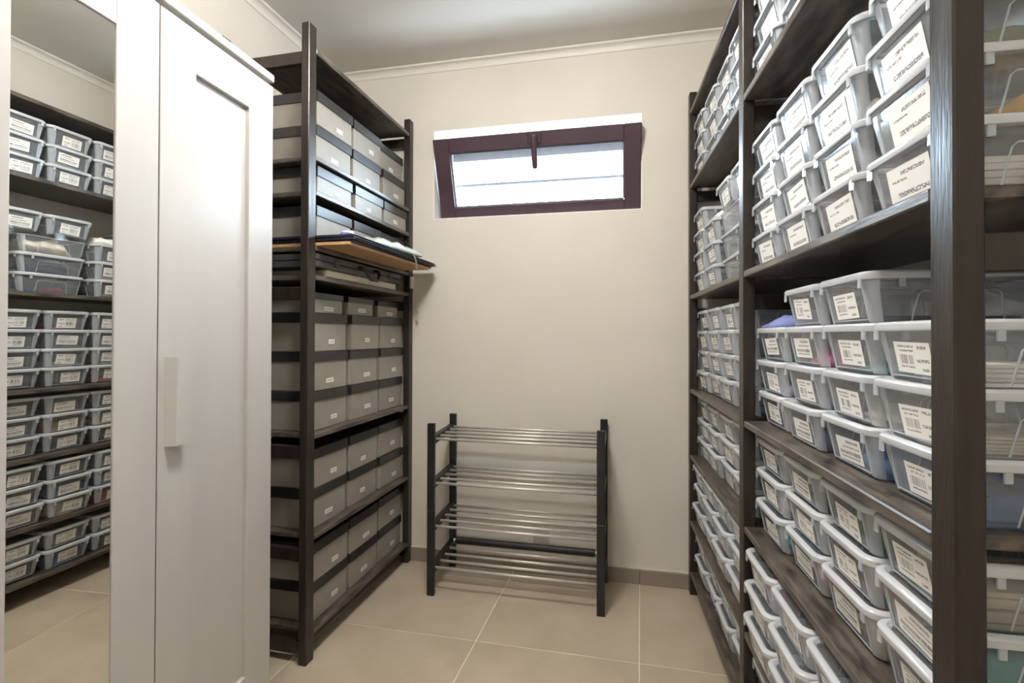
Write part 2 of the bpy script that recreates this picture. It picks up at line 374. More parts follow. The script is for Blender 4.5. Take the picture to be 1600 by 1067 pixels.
sash_piece('glass_pane', -SW / 2 + fw_ - 0.004, 0.062, SW / 2 - fw_ + 0.004, SHT - 0.068, 0.002, 0.008, 'glass', 0.0005)
for q in ((-SW / 2 + fw_, 0.066, SW / 2 - fw_, 0.072), (-SW / 2 + fw_, SHT - 0.078, SW / 2 - fw_, SHT - 0.072), (-SW / 2 + fw_, 0.072, -SW / 2 + fw_ + 0.006, SHT - 0.078), (SW / 2 - fw_ - 0.006, 0.072, SW / 2 - fw_, SHT - 0.078)):
    sash_piece('gasket', *q, -0.006, 0.001, 'rubber', 0.001)
hb = MB(); hb.cbox(-0.034, -0.036, SHT - 0.056, 0.034, -0.0262, SHT - 0.010, 0.005); hb.tube([(0.0, -0.034, SHT - 0.031), (0.0, -0.058, SHT - 0.031)], 0.009, 12)
hl = MB(); hl.loft([[(wd * math.cos(a), -0.058 + th * math.sin(a), z) for a in [2 * math.pi * k / 12 for k in range(12)]] for z, wd, th in ((SHT - 0.172, 0.006, 0.004), (SHT - 0.168, 0.012, 0.007), (SHT - 0.155, 0.014, 0.008), (SHT - 0.10, 0.014, 0.009), (SHT - 0.05, 0.014, 0.010), (SHT - 0.020, 0.015, 0.011), (SHT - 0.013, 0.011, 0.008))])
ob('handle_base', hb.mesh('handle_base', M['brown']), sash, (0.008, 0, 0)); ob('handle_lever', hl.mesh('handle_lever', M['brown'], smooth=True), sash, (0.008, 0, 0))
sb = MB(); sb.tube([(OPX0 + 0.02, 0.28, 1.993), (OPX1 - 0.01, 0.28, 1.993)], 0.011, 8); ob('outer_bar', sb.mesh('outer_bar', M['rubber']), win)
pl = bpy.data.lights.new('daylight_portal', 'AREA'); pl.shape = 'RECTANGLE'; pl.size = 1.03; pl.size_y = 0.45; pl.cycles.is_portal = True
po = bpy.data.objects.new('daylight_portal', pl); COL.objects.link(po); po.location = ((OPX0 + OPX1) / 2, YB + WT + 0.01, 1.97); po.rotation_euler = (R(-90), 0, 0)

# ------------------------------------------------------------------ ceiling lamp, and an added fill lamp behind the viewer
def disc_rings(spec, n=32): return [[(r * math.cos(2 * math.pi * k / n), r * math.sin(2 * math.pi * k / n), z) for k in range(n)] for r, z in spec]
for (lx_, ly_, lab_) in LAMP_AT:
    lamp = tag(empty('ceiling_lamp', (lx_, ly_, ZCEIL)), lab_, 'lamp', 'ceiling lamps')  # second pass builds the added fill lamp
    b = MB(); b.loft(disc_rings([(0.050, -0.040), (0.056, -0.036), (0.060, -0.0005)])); ob('lamp_base', b.mesh('lamp_base', M['whiteplastic'], auto=30), lamp)
    b = MB(); b.loft(disc_rings([(0.150 * math.sin(R(a)), -0.105 - 0.075 * math.cos(R(a))) for a in (2, 12, 25, 40, 55, 70, 85, 100, 115, 130, 145, 154)])); ob('globe', b.mesh('globe', M['lamp' if ly_ > 0 else 'fill_lamp'], smooth=True), lamp)

# ------------------------------------------------------------------ shelving units
def shelving(name, fr, bays, depth, sgn, post_h, shelves, rungs, label, sd=None):
    """fr: frame at the aisle corner; posts are 44 x 32 mm; sgn=+1 when the depth runs along +x of the frame"""
    root = tag(empty(name, fr.p(0, 0), fr.a), label, 'shelving')
    pb = MB(); pb.cbox(-0.016, -0.022, 0, 0.016, 0.022, post_h, 0.0025); pme = pb.mesh('post', M['wood'])
    rb = MB(); rb.cbox(-(depth - 0.064) / 2 - 0.002, -0.011, 0, (depth - 0.064) / 2 + 0.002, 0.011, 0.045, 0.002); rme = rb.mesh('rung', M['wood'])
    for yc in bays:
        for d in (0.016, depth - 0.016):
            ob('post', pme, root, (sgn * d, yc, 0))
        for z in rungs: ob('rung', rme, root, (sgn * depth / 2, yc, z))
    for (a, c) in zip(bays[:-1], bays[1:]):
        y0, y1 = min(a, c) + 0.0235, max(a, c) - 0.0235
        sd = sd or depth
        sbm = MB(); sbm.cbox(-sd / 2 + 0.001, -(y1 - y0) / 2, -0.018, sd / 2 - 0.001, (y1 - y0) / 2, 0, 0.0025); sme = sbm.mesh('shelf', M['shelfwood'])
        for z in shelves: ob('shelf', sme, root, (sgn * sd / 2, (y0 + y1) / 2, z))
    return root
LSH = [2.184, 1.800, 1.675, 1.475, 1.370, 0.800, 0.440, 0.105]
left_unit = shelving('shelving_unit', FL, [0.022, 0.850], 0.395, -1, 2.258, LSH, [2.118, 1.28, 0.715, 0.355, 0.03], 'tall dark brown wooden shelving holding grey shoeboxes beside the wardrobe', 0.33)
RSH = [2.165, 1.832, 1.336, 0.918, 0.624, 0.333, 0.105]
right_unit = shelving('shelving_unit', FR, [0.022, -0.841, -1.705], 0.30, 1, 2.25, RSH, [2.09, 1.76, 1.228, 0.55, 0.26, 0.03], 'long dark brown wooden shelving holding clear storage boxes')
block('bracket', M['whiteplastic'], left_unit, 0.0005, 0.832, 1.392, 0.012, 0.868, 1.452, 0.002)['label'] = 'white plastic bracket'

# ------------------------------------------------------------------ grey shoeboxes
def shoebox(fr, lx, y0, y1, z, h, dep, label, lab, yaw=0.0, lidh=0.036):
    """closed cardboard box: front at lx, running back along -x"""
    wd = y1 - y0; root = tag(empty('shoebox', fr.p(lx, (y0 + y1) / 2, z), fr.a + yaw), label, 'shoebox', 'grey shoeboxes on the tall shelving')
    b = MB(); b.cbox(-dep + 0.004, -wd / 2 + 0.004, 0.0005, -0.004, wd / 2 - 0.004, h - 0.004, 0.0015); ob('body', b.mesh('body', M['card']), root)
    b = MB(); b.loft([[(x, y, zz) for x, y in ((-dep + i, -wd / 2 + i), (-i, -wd / 2 + i), (-i, wd / 2 - i), (-dep + i, wd / 2 - i))] for i, zz in ((0.0036, h - lidh), (0.0, h - lidh), (0.0, h - 0.002), (0.002, h))], cap0=False)
    ob('lid', b.mesh('lid', M['cardlid']), root)
    lw, lh, ly, lz = lab
    b = MB(); b.box(-0.0003, -lw / 2, -lh / 2, 0.0003, lw / 2, lh / 2)
    ob('label', b.mesh('label', M['shoelabel']), root, (-0.0034, ly, lz), rot=(random.uniform(-0.04, 0.04), 0, 0))
    return root
random.seed(5)
UPS = ['lowest shelf', 'second shelf up', 'third shelf up', 'shelf of portfolios', 'third shelf from top', 'second shelf from top']
CN = ['nearest column', 'middle column', 'farthest column']
cols = [(0.078, 0.316), (0.332, 0.570), (0.586, 0.824)]
def rowname(r, n): return '' if n == 1 else (', bottom of stack' if r == 0 else (', top of stack' if r == n - 1 else ', second up' if r == 1 else ', third up'))
groups = [(0, 0.105, [0.143, 0.143], -0.030), (1, 0.440, [0.147, 0.147], -0.030), (2, 0.800, [0.146, 0.146, 0.146, 0.078], -0.030),
          (3, 1.514, [0.118], -0.020), (4, 1.675, [0.103], -0.012), (5, 1.800, [0.128, 0.126], -0.016)]
for gi, z0, hs, lx in groups:
    for c, (y0, y1) in enumerate(cols):
        z = z0
        for r, h in enumerate(hs):
            jy = random.uniform(-0.003, 0.003); jx = random.uniform(-0.008, 0.004)
            if gi == 2 and r == 3: a0, a1, jx = y0 + 0.012, y1 - 0.010, -0.02
            else: a0, a1 = y0, y1
            if c == 2 and gi == 5 and r == 1: jx = -0.02
            lw = 0.062 if (gi == 2 and r == 3) else (0.050 if random.random() < 0.2 else 0.040)
            lab = (lw, 0.017, random.uniform(-0.005, 0.03), h * random.uniform(0.22, 0.30))
            if gi == 3: lab = (0.04, 0.016, 0.03, 0.022)
            shoebox(FL, lx + jx, a0 + jy, a1 + jy, z, h - 0.0006, 0.300, 'grey cardboard shoebox with black lid, %s, %s%s' % (UPS[gi], CN[c], rowname(r, len(hs))), lab, random.uniform(-0.008, 0.008), 0.024 if (gi == 2 and r == 3) else 0.037)
            z += h

# board, portfolios, case and oddments on the left shelving
def flat(name, fr, lx0, ly0, lx1, ly1, z0, z1, mat, rz, label, cat, c=0.001, group=None):
    cx, cy = (lx0 + lx1) / 2, (ly0 + ly1) / 2
    b = MB(); b.cbox(lx0 - cx, ly0 - cy, 0, lx1 - cx, ly1 - cy, z1 - z0, c)
    return tag(ob(name, b.mesh(name, M[mat]), None, fr.p(cx, cy, z0), fr.a + rz), label, cat, group)
flat('plywood_board', FL, -0.255, 0.050, 0.132, 0.770, 1.4755, 1.4865, 'tan', -0.004, 'tan plywood board jutting out under the black portfolios', 'board')
def portfolio(lx1, ly0, ly1, z0, th, rz, label):
    root = tag(empty('portfolio', FL.p((lx1 - 0.26) / 2, (ly0 + ly1) / 2, z0), FL.a + rz), label, 'portfolio', 'art portfolios on the tall shelving')
    hx, hy = (lx1 + 0.26) / 2, (ly1 - ly0) / 2
    b = MB(); b.cbox(-hx, -hy, 0, hx, hy, 0.0022, 0.0008); ob('cover', b.mesh('cover', M['navy']), root)
    b = MB(); b.cbox(-hx, -hy, th - 0.0022, hx, hy, th, 0.0008); ob('cover', b.mesh('cover', M['navy']), root)
    b = MB(); b.cbox(-hx + 0.004, -hy + 0.004, 0.0024, hx - 0.012, hy - 0.012, th - 0.0024, 0.0005); ob('sheets', b.mesh('sheets', M['offwhite']), root)
    b = MB(); b.cbox(-hx - 0.001, -hy - 0.0015, 0.0, hx, -hy + 0.003, th, 0.0008); ob('spine', b.mesh('spine', M['navy']), root)
    return root
portfolio(0.136, 0.062, 0.806, 1.4868, 0.007, 0.020, 'lowest black portfolio lying on the tan plywood board')
portfolio(0.154, 0.056, 0.806, 1.4942, 0.009, -0.012, 'middle black portfolio of the stack above the plywood board')
portfolio(0.144, 0.050, 0.818, 1.5036, 0.009, 0.006, 'topmost dark navy portfolio under the plastic bag')
flat('flat_box', FL, -0.26, 0.120, -0.006, 0.690, 1.3703, 1.3995, 'offwhite', 0.0, 'cream flat box lying under the black carrying case', 'box', 0.003)
case = tag(empty('carrying_case', FL.p(-0.13, 0.395, 1.400), FL.a), 'slim black plastic carrying case with handle below the plywood board', 'case')
for z0, z1, nm in ((0.0, 0.0245, 'shell'), (0.0255, 0.050, 'shell')):
    b = MB(); b.loft([rrect(-0.132 + i, -0.345 + i, 0.132 - i, 0.345 - i, 0.016, z) for i, z in ((0.003, z0), (0.0, z0 + 0.003), (0.0, z1 - 0.003), (0.003, z1))]); ob(nm, b.mesh(nm, M['casegrey'], auto=35), case)
b = MB(); b.tube([(0.130, -0.058, 0.034), (0.150, -0.055, 0.033), (0.162, -0.045, 0.018), (0.165, -0.030, -0.006), (0.166, -0.022, -0.011), (0.166, 0.037, -0.011), (0.165, 0.047, -0.006), (0.162, 0.060, 0.018), (0.150, 0.070, 0.033), (0.130, 0.073, 0.034)], 0.0075, 8); ob('handle', b.mesh('handle', M['blackplastic'], smooth=True), case)
for y in (-0.22, 0.22):
    b = MB(); b.cbox(0.1285, y - 0.018, 0.012, 0.1345, y + 0.018, 0.040, 0.0015); ob('latch', b.mesh('latch', M['blackplastic']), case)
def heap(w, d, h, seed, nx=9, ny=11, rough=1.0, edge=0.35):
    """crumpled soft heap: closed surface w (x) by d (y), lying on z=0"""
    b = MB(); rnd = random.Random(seed); off = Vector((rnd.uniform(0, 50), rnd.uniform(0, 50), rnd.uniform(0, 50)))
    def pt(i, j):
        u, v = i / (nx - 1) * 2 - 1, j / (ny - 1) * 2 - 1
        q = noise.noise(Vector((u * 1.6, v * 2.0, 0)) + off) * 0.5 + noise.noise(Vector((u * 4.2, v * 5.0, 3)) + off) * 0.32
        e = (1 - abs(u) ** 6) * (1 - abs(v) ** 6)
        return (u * w / 2 * (1 + 0.04 * q), v * d / 2 * (1 + 0.04 * q), max(0.0015, h * (edge + (1 - edge) * e) * (0.78 + 0.42 * q * rough)) if abs(u) < 1 and abs(v) < 1 else max(0.001, h * edge * 0.6 * (0.8 + q)))
    vs = [pt(i, j) for j in range(ny) for i in range(nx)]; fs = []
    for j in range(ny - 1):
        for i in range(nx - 1): fs.append((j * nx + i, j * nx + i + 1, (j + 1) * nx + i + 1, (j + 1) * nx + i))
    n0 = len(vs); bd = [i for i in range(nx)] + [j * nx + nx - 1 for j in range(1, ny)] + [(ny - 1) * nx + i for i in range(nx - 2, -1, -1)] + [j * nx for j in range(ny - 2, 0, -1)]
    for k in bd: vs.append((vs[k][0] * 0.96, vs[k][1] * 0.96, 0.0))
    L = len(bd)
    for k in range(L): fs.append((bd[(k + 1) % L], bd[k], n0 + k, n0 + (k + 1) % L))
    fs.append(tuple(n0 + k for k in range(L))[::-1])
    b.add(vs, fs); return b
bag = heap(0.095, 0.40, 0.040, 11, 16, 40, 2.2, 0.25)
bo = tag(ob('plastic_bag', bag.mesh('plastic_bag', [surf('white_green_plastic_bag', (0.46, 0.48, 0.46), (0.24, 0.36, 0.20), rough=0.35, scale=14, lo=0.45, hi=0.66, bump=1.0, bump_scale=45)], smooth=True), None, FL.p(0.098, 0.42, 1.513), FL.a - 0.10), 'crumpled white and green plastic bag on the topmost portfolio', 'bag')
so = heap(0.045, 0.11, 0.026, 23, 8, 12, 1.2, 0.3)
tag(ob('sock', so.mesh('sock', [surf('purple_white_knit', (0.12, 0.10, 0.42), (0.66, 0.62, 0.82), rough=0.9, scale=20, lo=0.48, hi=0.52, stretch=(0.4, 2.5, 1))], smooth=True), None, FL.p(0.085, 0.125, 1.513), FL.a + 0.35), 'small purple and white striped sock on the near end of portfolios', 'sock')
st = MB(); path = [(0.118, 0.50, 1.5145), (0.140, 0.515, 1.518), (0.158, 0.525, 1.512), (0.164, 0.535, 1.495), (0.164, 0.545, 1.475), (0.162, 0.552, 1.448)]
st.loft([[FL.p(x, y - 0.007, z), FL.p(x, y + 0.007, z), FL.p(x + 0.0015, y + 0.007, z + 0.0012), FL.p(x + 0.0015, y - 0.007, z + 0.0012)] for x, y, z in path])
tag(ob('strap', st.mesh('strap', M['strap'])), 'grey strap hanging over the edge of the portfolios', 'strap')
# hook and peg in the end wall
b = MB(); b.tube([(0, 0.0, 0), (0, -0.018, 0.0), (0.006, -0.026, -0.003), (0.010, -0.028, -0.010)], 0.0022, 8)
tag(ob('wall_hook', b.mesh('wall_hook', M['chrome'], smooth=True), None, (-1.041, YB, 1.276)), 'small bent metal hook in the wall beside the grey boxes', 'hook')
b = MB(); b.loft([[(r * math.cos(2 * math.pi * k / 14), -y, r * math.sin(2 * math.pi * k / 14)) for k in range(14)] for r, y in ((0.003, 0.0), (0.003, 0.008), (0.007, 0.009), (0.0075, 0.013), (0.004, 0.017))])
tag(ob('wall_peg', b.mesh('wall_peg', M['chrome'], smooth=True), None, (-1.040, YB, 1.222)), 'small round metal peg just below the wall hook', 'peg')

# ------------------------------------------------------------------ wardrobe
ward = tag(empty('wardrobe', FW.p(0, 0), FW.a), 'white wardrobe with panelled doors and a mirror door', 'wardrobe')
WK = 1.05
def wz(z): return EYE + (z - EYE) * WK
WD, WLEN = 0.402, 1.176 * WK
ZT = wz(1.905)
b = MB()
b.box(-WD, -WLEN, 0.0, -0.022, -WLEN + 0.016, ZT); b.box(-WD, -0.016, 0.0, -0.022, 0.0, ZT)
b.box(-WD, -WLEN + 0.016, 0.030, -0.022, -0.016, 0.044); b.box(-WD, -WLEN + 0.016, 0.044, -WD + 0.006, -0.016, ZT)
b.box(-0.060, -WLEN + 0.016, 0.0, -0.048, -0.016, 0.030)
ob('carcass', b.mesh('carcass', M['white']), ward)
block('top_panel', M['white'], ward, -WD, -WLEN - 0.002, ZT + 0.0045, 0.002, 0.002, wz(1.932), 0.002)
def door(y1, mirror, handle):
    y0 = y1 - 0.3865 * WK; ym = (y0 + y1) / 2; hw = (y1 - y0) / 2; zb = wz(0.10)
    d = ob('door', None, ward, (0, ym, zb)); H = 1.796 * WK; sw = 0.1005 * WK; rl = 0.106 * WK
    d.empty_display_size = 0.05
    def pc(name, a0, a1, z0, z1, x0=-0.019, x1=0.0, mat='white', c=0.0015): return block(name, M[mat], d, x0, a0, z0, x1, a1, z1, c)
    pc('stile', -hw, -hw + sw, 0, H); pc('stile', hw - sw, hw, 0, H)
    pc('rail', -hw + sw + 0.0004, hw - sw - 0.0004, 0, rl); pc('rail', -hw + sw + 0.0004, hw - sw - 0.0004, H - rl, H)
    if mirror:
        pc('backing', -hw + sw, hw - sw, rl, H - rl, -0.018, -0.0125)
        mo = pc('mirror', -hw + sw + 0.0005, hw - sw - 0.0005, rl + 0.0005, H - rl - 0.0005, -0.0092, -0.0052, 'mirror', 0.0004); mo.rotation_euler = (0, 0, -0.014)
    else: pc('panel', -hw + sw, hw - sw, rl, H - rl, -0.018, -0.0125)
    if handle:
        b = MB()
        b.loft([[(x, y, z) for x, y in ((0.0, -0.030), (0.022, -0.018), (0.024, -0.014), (0.024, 0.024), (0.020, 0.024), (0.018, -0.013), (0.0, -0.022))] for z in (0.0, 0.214)])
        ob('handle', b.mesh('handle', M['white']), d, (0.0003, -hw + 0.047, 0.840))
    return d
door(-0.001, False, True); door(-0.3905 * WK, True, False); door(-0.780 * WK, False, False)

# ------------------------------------------------------------------ two stacked shoe racks
def shoe_rack(z0, h, levels, label):
    root = tag(empty('shoe_rack', FK.p(0, 0, z0), FK.a), label, 'shoe rack')
    for x in (0.0, 0.745):
        for y in (0.0, 0.290):
            block('post', M['rack'], root, x, y, 0, x + 0.033, y + 0.020, h, 0.002)
        for z in levels:
            b = MB(); b.loft([[(x + 0.004, 0.0195, z - 0.022), (x + 0.029, 0.0195, z - 0.022), (x + 0.029, 0.0195, z + 0.012), (x + 0.004, 0.0195, z + 0.012)], [(x + 0.004, 0.2905, z - 0.010), (x + 0.029, 0.2905, z - 0.010), (x + 0.029, 0.2905, z + 0.024), (x + 0.004, 0.2905, z + 0.024)]])
            ob('side_rail', b.mesh('side_rail', M['rack']), root)
    tb = MB(); tb.tube([(0.027, 0, 0), (0.751, 0, 0)], 0.0062, 12); tme = tb.mesh('bar', M['steel'], smooth=False, auto=None)
    for p in tme.polygons: p.use_smooth = len(p.vertices) == 4
    for z in levels:
        for k, y in enumerate((0.030, 0.094, 0.158, 0.222, 0.280)): ob('bar', tme, root, (0, y, z - 0.002 + 0.044 * y))
    return root
shoe_rack(0.0, 0.3735, (0.116, 0.300), 'lower black shoe rack with steel bars standing on the floor')
shoe_rack(0.374, 0.388, (0.118, 0.316), 'upper black shoe rack with steel bars stacked on another')
tubo = tag(empty('rolled_tube', FK.p(0.385, 0.262, 0.1485), FK.a), 'black rolled tube lying across the lowest rack shelf', 'tube')
b = MB(); b.tube([(-0.338, 0, 0), (-0.334, 0, 0), (0.334, 0, 0), (0.338, 0, 0)], [0.013, 0.0165, 0.0165, 0.013], 16); ob('roll', b.mesh('roll', M['blackplastic'], auto=40), tubo)
for s_ in (-1, 1):
    b = MB(); b.tube([(s_ * 0.338, 0, 0), (s_ * 0.350, 0, 0)], 0.007, 10); ob('end_cap', b.mesh('end_cap', M['whiteplastic'], auto=40), tubo)
def film(name, x0, x1, z0, z1, y, seed, nx, nz, amp, label, cat):
    b = MB(); off = Vector((seed * 3.7, seed * 1.3, 0)); rows = []
    for side in (0, 1):
        vs = []
        for j in range(nz):
            for i in range(nx):
                u, v = i / (nx - 1), j / (nz - 1)
                q = noise.noise(Vector((u * nx * 0.35, v * 3, 0)) + off); q2 = noise.noise(Vector((u * nx * 0.8, v * 5, 4)) + off)
                vs.append(FK.p(x0 + (x1 - x0) * u, y + amp * (q + 0.5 * q2) + side * 0.0006, z0 + (z1 - z0) * (v + (0.18 * q if v > 0 else 0))))
        fs = [(j * nx + i, j * nx + i + 1, (j + 1) * nx + i + 1, (j + 1) * nx + i) for j in range(nz - 1) for i in range(nx - 1)]
        if side: fs = [f[::-1] for f in fs]
        b.add(vs, fs)
    return tag(ob(name, b.mesh(name, M['film'], smooth=True)), label, cat)
film('plastic_film', 0.040, 0.738, 0.500, 0.545, 0.303, 2, 40, 6, 0.004, 'crumpled clear plastic film along the back of the rack', 'film')
film('plastic_pouch', 0.425, 0.502, 0.152, 0.250, 0.304, 5, 8, 8, 0.002, 'small clear plastic pouch against the wall behind lower bars', 'pouch')

# ------------------------------------------------------------------ clear storage boxes
BW, BD, PITCH_Z = 0.200, 0.280, 0.0868
def build_tub():
    b = MB(); hw = BW / 2
    def ring(f, s, bk, z, r): return rrect(f, -hw + s, BD - bk, hw - s, r, z, 4, 0.065)
    rings = [ring(0.026, 0.021, 0.024, 0.0005, 0.012), ring(0.022, 0.018, 0.021, 0.004, 0.013), ring(0.011, 0.0095, 0.011, 0.060, 0.014), ring(0.0095, 0.0085, 0.0095, 0.0722, 0.015), ring(0.004, 0.004, 0.004, 0.0730, 0.026), ring(0.004, 0.004, 0.004, 0.0758, 0.026)]
    # ring order: corner(x1,y1) 5, corner(x0,y1) 5, two window points, corner(x0,y0) 5, corner(x1,y0) 5
    def pick(k, i):
        if k in (-1, -2): return 0
        if k >= 3: return 1
        if 5 <= i <= 9 or 11 <= i <= 15: return 1      # frosted strips either side of the front window
        return 1 if (0 <= i <= 3 or 17 <= i <= 20) else 0
    b.loft(rings, cap1=False, pick=pick)
    def fx(z): return 0.022 - 0.011 * (z - 0.004) / 0.056
    def bar(p, q, t):     # thin raised frosted bead
        b.tube([p, q], t, 5, 1)
    for y in (-0.065, 0.065): bar((fx(0.008), y, 0.008), (fx(0.063), y, 0.063), 0.0016)
    bar((fx(0.008), -0.065, 0.008), (fx(0.008), 0.065, 0.008), 0.0014)
    for s in (-1, 1):     # hoop embossed on the long sides
        def sy(z): return s * (hw - 0.018 + 0.0085 * (z - 0.004) / 0.056)
        pts = [(0.075, sy(0.004), 0.004), (0.082, sy(0.048), 0.048), (0.088, sy(0.054), 0.054), (0.192, sy(0.054), 0.054), (0.198, sy(0.048), 0.048), (0.205, sy(0.004), 0.004)]
        b.tube(pts, 0.0014, 5, 1)
    return b.mesh('tub', [M['tub'], M['tubfrost']], auto=28, smooth=True)
def build_lid():
    b = MB(); hw = BW / 2
    def ring(i, z, r): return rrect(i, -hw + i, BD - i, hw - i, r, z, 5)
    rings = [ring(0.0042, 0.0760, 0.024), ring(0.0008, 0.0738, 0.028), ring(0.0, 0.0752, 0.029), ring(0.0, 0.0832, 0.029), ring(0.0018, 0.0858, 0.028), ring(0.005, 0.0872, 0.026), ring(0.0105, 0.0872, 0.022), ring(0.0135, 0.0850, 0.020), ring(0.016, 0.0826, 0.018)]
    b.loft(rings, cap0=False, cap1=True, pick=lambda k, i: 1 if k == -2 else 0)
    # shallow raised field in the lid centre
    b.loft([rrect(0.040, -hw + 0.034, BD - 0.040, hw - 0.034, 0.014, z) for z in (0.0827, 0.0834)], cap0=False, pick=lambda k, i: 1)
    return b.mesh('lid', [M['lid'], M['lidpanel']], auto=32, smooth=True)
TUB, LID = build_tub(), build_lid()
b = MB(); b.cbox(-0.0018, -0.0048, -0.016, 0.0018, 0.0048, 0.002, 0.0008); CLIP = b.mesh('clip', M['tubfrost'])
b = MB(); b.box(-0.00025, -0.041, -0.0225, 0.00025, 0.041, 0.0225); LABEL_A = b.mesh('label', M['boxlabel'])
b = MB(); b.box(-0.00025, -0.044, -0.0215, 0.00025, 0.044, 0.0215); LABEL_B = b.mesh('label', M['boxlabel_plain'])
b = MB(); b.box(-0.00025, -0.049, -0.0265, 0.00025, 0.049, 0.0265); LABEL_C = b.mesh('label', M['boxlabel_large'])
def clear_box(loc, rz, label, tilt=0.0, lid=True, paper=True, rnd=random, clips=True, big=False):
    root = tag(empty('storage_box', loc, rz), label, 'storage box', 'clear storage boxes on the long shelving')
    if tilt: root.rotation_euler = (tilt, 0, rz)
    ob('tub', TUB, root)
    if lid:
        lo_ = ob('lid', LID, root)
        if clips:
            for (x, y, a) in ((0.0035, -0.075, 0.0), (0.0035, 0.075, 0.0), (0.055, -BW / 2 + 0.0035, R(90)), (0.055, BW / 2 - 0.0035, R(90))):
                ob('clip', CLIP, lo_, (x - 0.001 if a == 0 else x, y, 0.0755), a)
    if paper:
        z = rnd.uniform(0.031, 0.040); y = rnd.uniform(-0.014, 0.010); s = rnd.uniform(-0.05, 0.05)
        x = 0.022 - 0.011 * (z - 0.004) / 0.056 - 0.0007
        if big: z = rnd.uniform(0.034, 0.037); x = 0.022 - 0.011 * (z - 0.004) / 0.056 - 0.0007
        ob('label', LABEL_C if big else LABEL_A if rnd.random() < 0.55 else LABEL_B, root, (x, y, z), rot=(s, R(-11.1), 0))
    return root
BAYN = ['far bay', 'near bay']
SHN = ['lowest shelf', 'second shelf up', 'third shelf up', 'fourth shelf up', 'fifth shelf up', 'sixth shelf up']
COLN = [['by far post', 'second from far post', 'second from middle post', 'by middle post'], ['by middle post', 'second from middle post', 'second from near post', 'by near post']]
def where(bay, sh, c, r, n):
    rn = 'bottom of stack' if r == 0 else 'top of stack' if r == n - 1 else ('second up' if r == 1 else 'third up')
    cn = 'third from middle post' if (bay, sh, c) == (1, 1, 2) else COLN[bay][c]
    return '%s, %s, %s, %s' % (BAYN[bay], SHN[sh], cn, rn)
SHZ = [0.105, 0.333, 0.624, 0.918, 1.336, 1.832]
PZ = [0.0842, 0.0842, 0.0842, 0.0852, PITCH_Z, PITCH_Z]
LXS = [0.016, 0.004, 0.026, 0.027, 0.014, 0.018]
ROWS = [2, 3, 3, 4, 4, 3]
def stack_n(bay, sh, c):
    if bay == 1 and sh == 3: return [3, 4, 4, 3][c]
    if bay == 0 and sh == 4 and c == 1: return 3
    return ROWS[sh]
random.seed(21)
PLACE = {}
START = [-0.0035, -0.8665]
for bay in (0, 1):
    for sh in range(6):
        for c in range(4):
            if bay == 0 and sh == 4 and c >= 2: continue
            out = bay == 1 and sh == 1          # these three stacks stand proud of the shelf edge
            if out and c == 3: continue
            n = stack_n(bay, sh, c)
            for r in range(n):
                lx = LXS[sh] + random.uniform(-0.004, 0.006); ly = START[bay] - 0.2040 * c - BW / 2 + random.uniform(-0.0008, 0.0008)
                if out: lx -= 0.022; ly -= 0.050
                z = SHZ[sh] + r * PZ[sh] + 0.0005; rz = FR.a + random.uniform(-0.008, 0.008)
                clear_box(FR.p(lx, ly, z), rz, 'clear lidded box, ' + where(bay, sh, c, r, n), rnd=random, big=(bay == 1 and sh >= 4))
                PLACE[(bay, sh, c, r)] = (lx, ly, z, rz, n)
# the untidy stack of the far bay: boxes set crosswise, one left open and heaped
zc = SHZ[4]
cross = ['bottom crosswise clear box in the untidy far-bay stack, long side out', 'second crosswise clear box in the untidy far-bay stack, long side out', 'open overfull clear box of the untidy far-bay stack']
for k in range(3):
    lx, ly = 0.235, -0.722 + 0.006 * k; rz = FR.a + R(90) + (-0.03, 0.02, 0.05)[k] * 0.4
    clear_box(FR.p(lx - 0.105, ly - 0.0, zc + k * (PITCH_Z + 0.0) + 0.0005 + (0.0 if k < 2 else 0)), rz, cross[k], lid=(k < 2), paper=False)
for k, (ly, lab) in enumerate(((-0.505, 'clear lidded box perched on white cloth in far bay'), (-0.712, 'clear lidded box perched beside the middle post over striped cloth'))):
    pass
cloths = []
def put(kind, mat_name, col, loc, rz, size, label, cat, seed, h_edge=0.35, group='things inside the clear boxes'):
    if kind == 'cloth':
        o = ob('folded_cloth', heap(*size, seed, 7, 9, 1.1, h_edge).mesh('folded_cloth', cloth(mat_name, col), smooth=True), None, loc, rz)
    elif kind == 'carton':
        b = MB(); b.cbox(-size[0] / 2, -size[1] / 2, 0, size[0] / 2, size[1] / 2, size[2], 0.003); o = ob('small_carton', b.mesh('small_carton', cloth(mat_name, col)), None, loc, rz)
    elif kind == 'papers':
        b = MB(); rnd = random.Random(seed)
        for q in range(5):
            dx, dy = rnd.uniform(-0.006, 0.006), rnd.uniform(-0.006, 0.006); zz = size[2] * q / 5
            b.cbox(-size[0] / 2 + dx, -size[1] / 2 + dy, zz, size[0] / 2 + dx, size[1] / 2 + dy, zz + size[2] / 5 - 0.0008, 0.0006)
        o = ob('paper_stack', b.mesh('paper_stack', cloth(mat_name, col)), None, loc, rz)
    else:
        b = MB(); b.tube([(-size[0] / 2, 0, size[2] / 2), (size[0] / 2, 0, size[2] / 2)], size[2] / 2, 14); o = ob('fabric_roll', b.mesh('fabric_roll', cloth(mat_name, col), auto=40), None, loc, rz)
    return tag(o, label, cat, group)
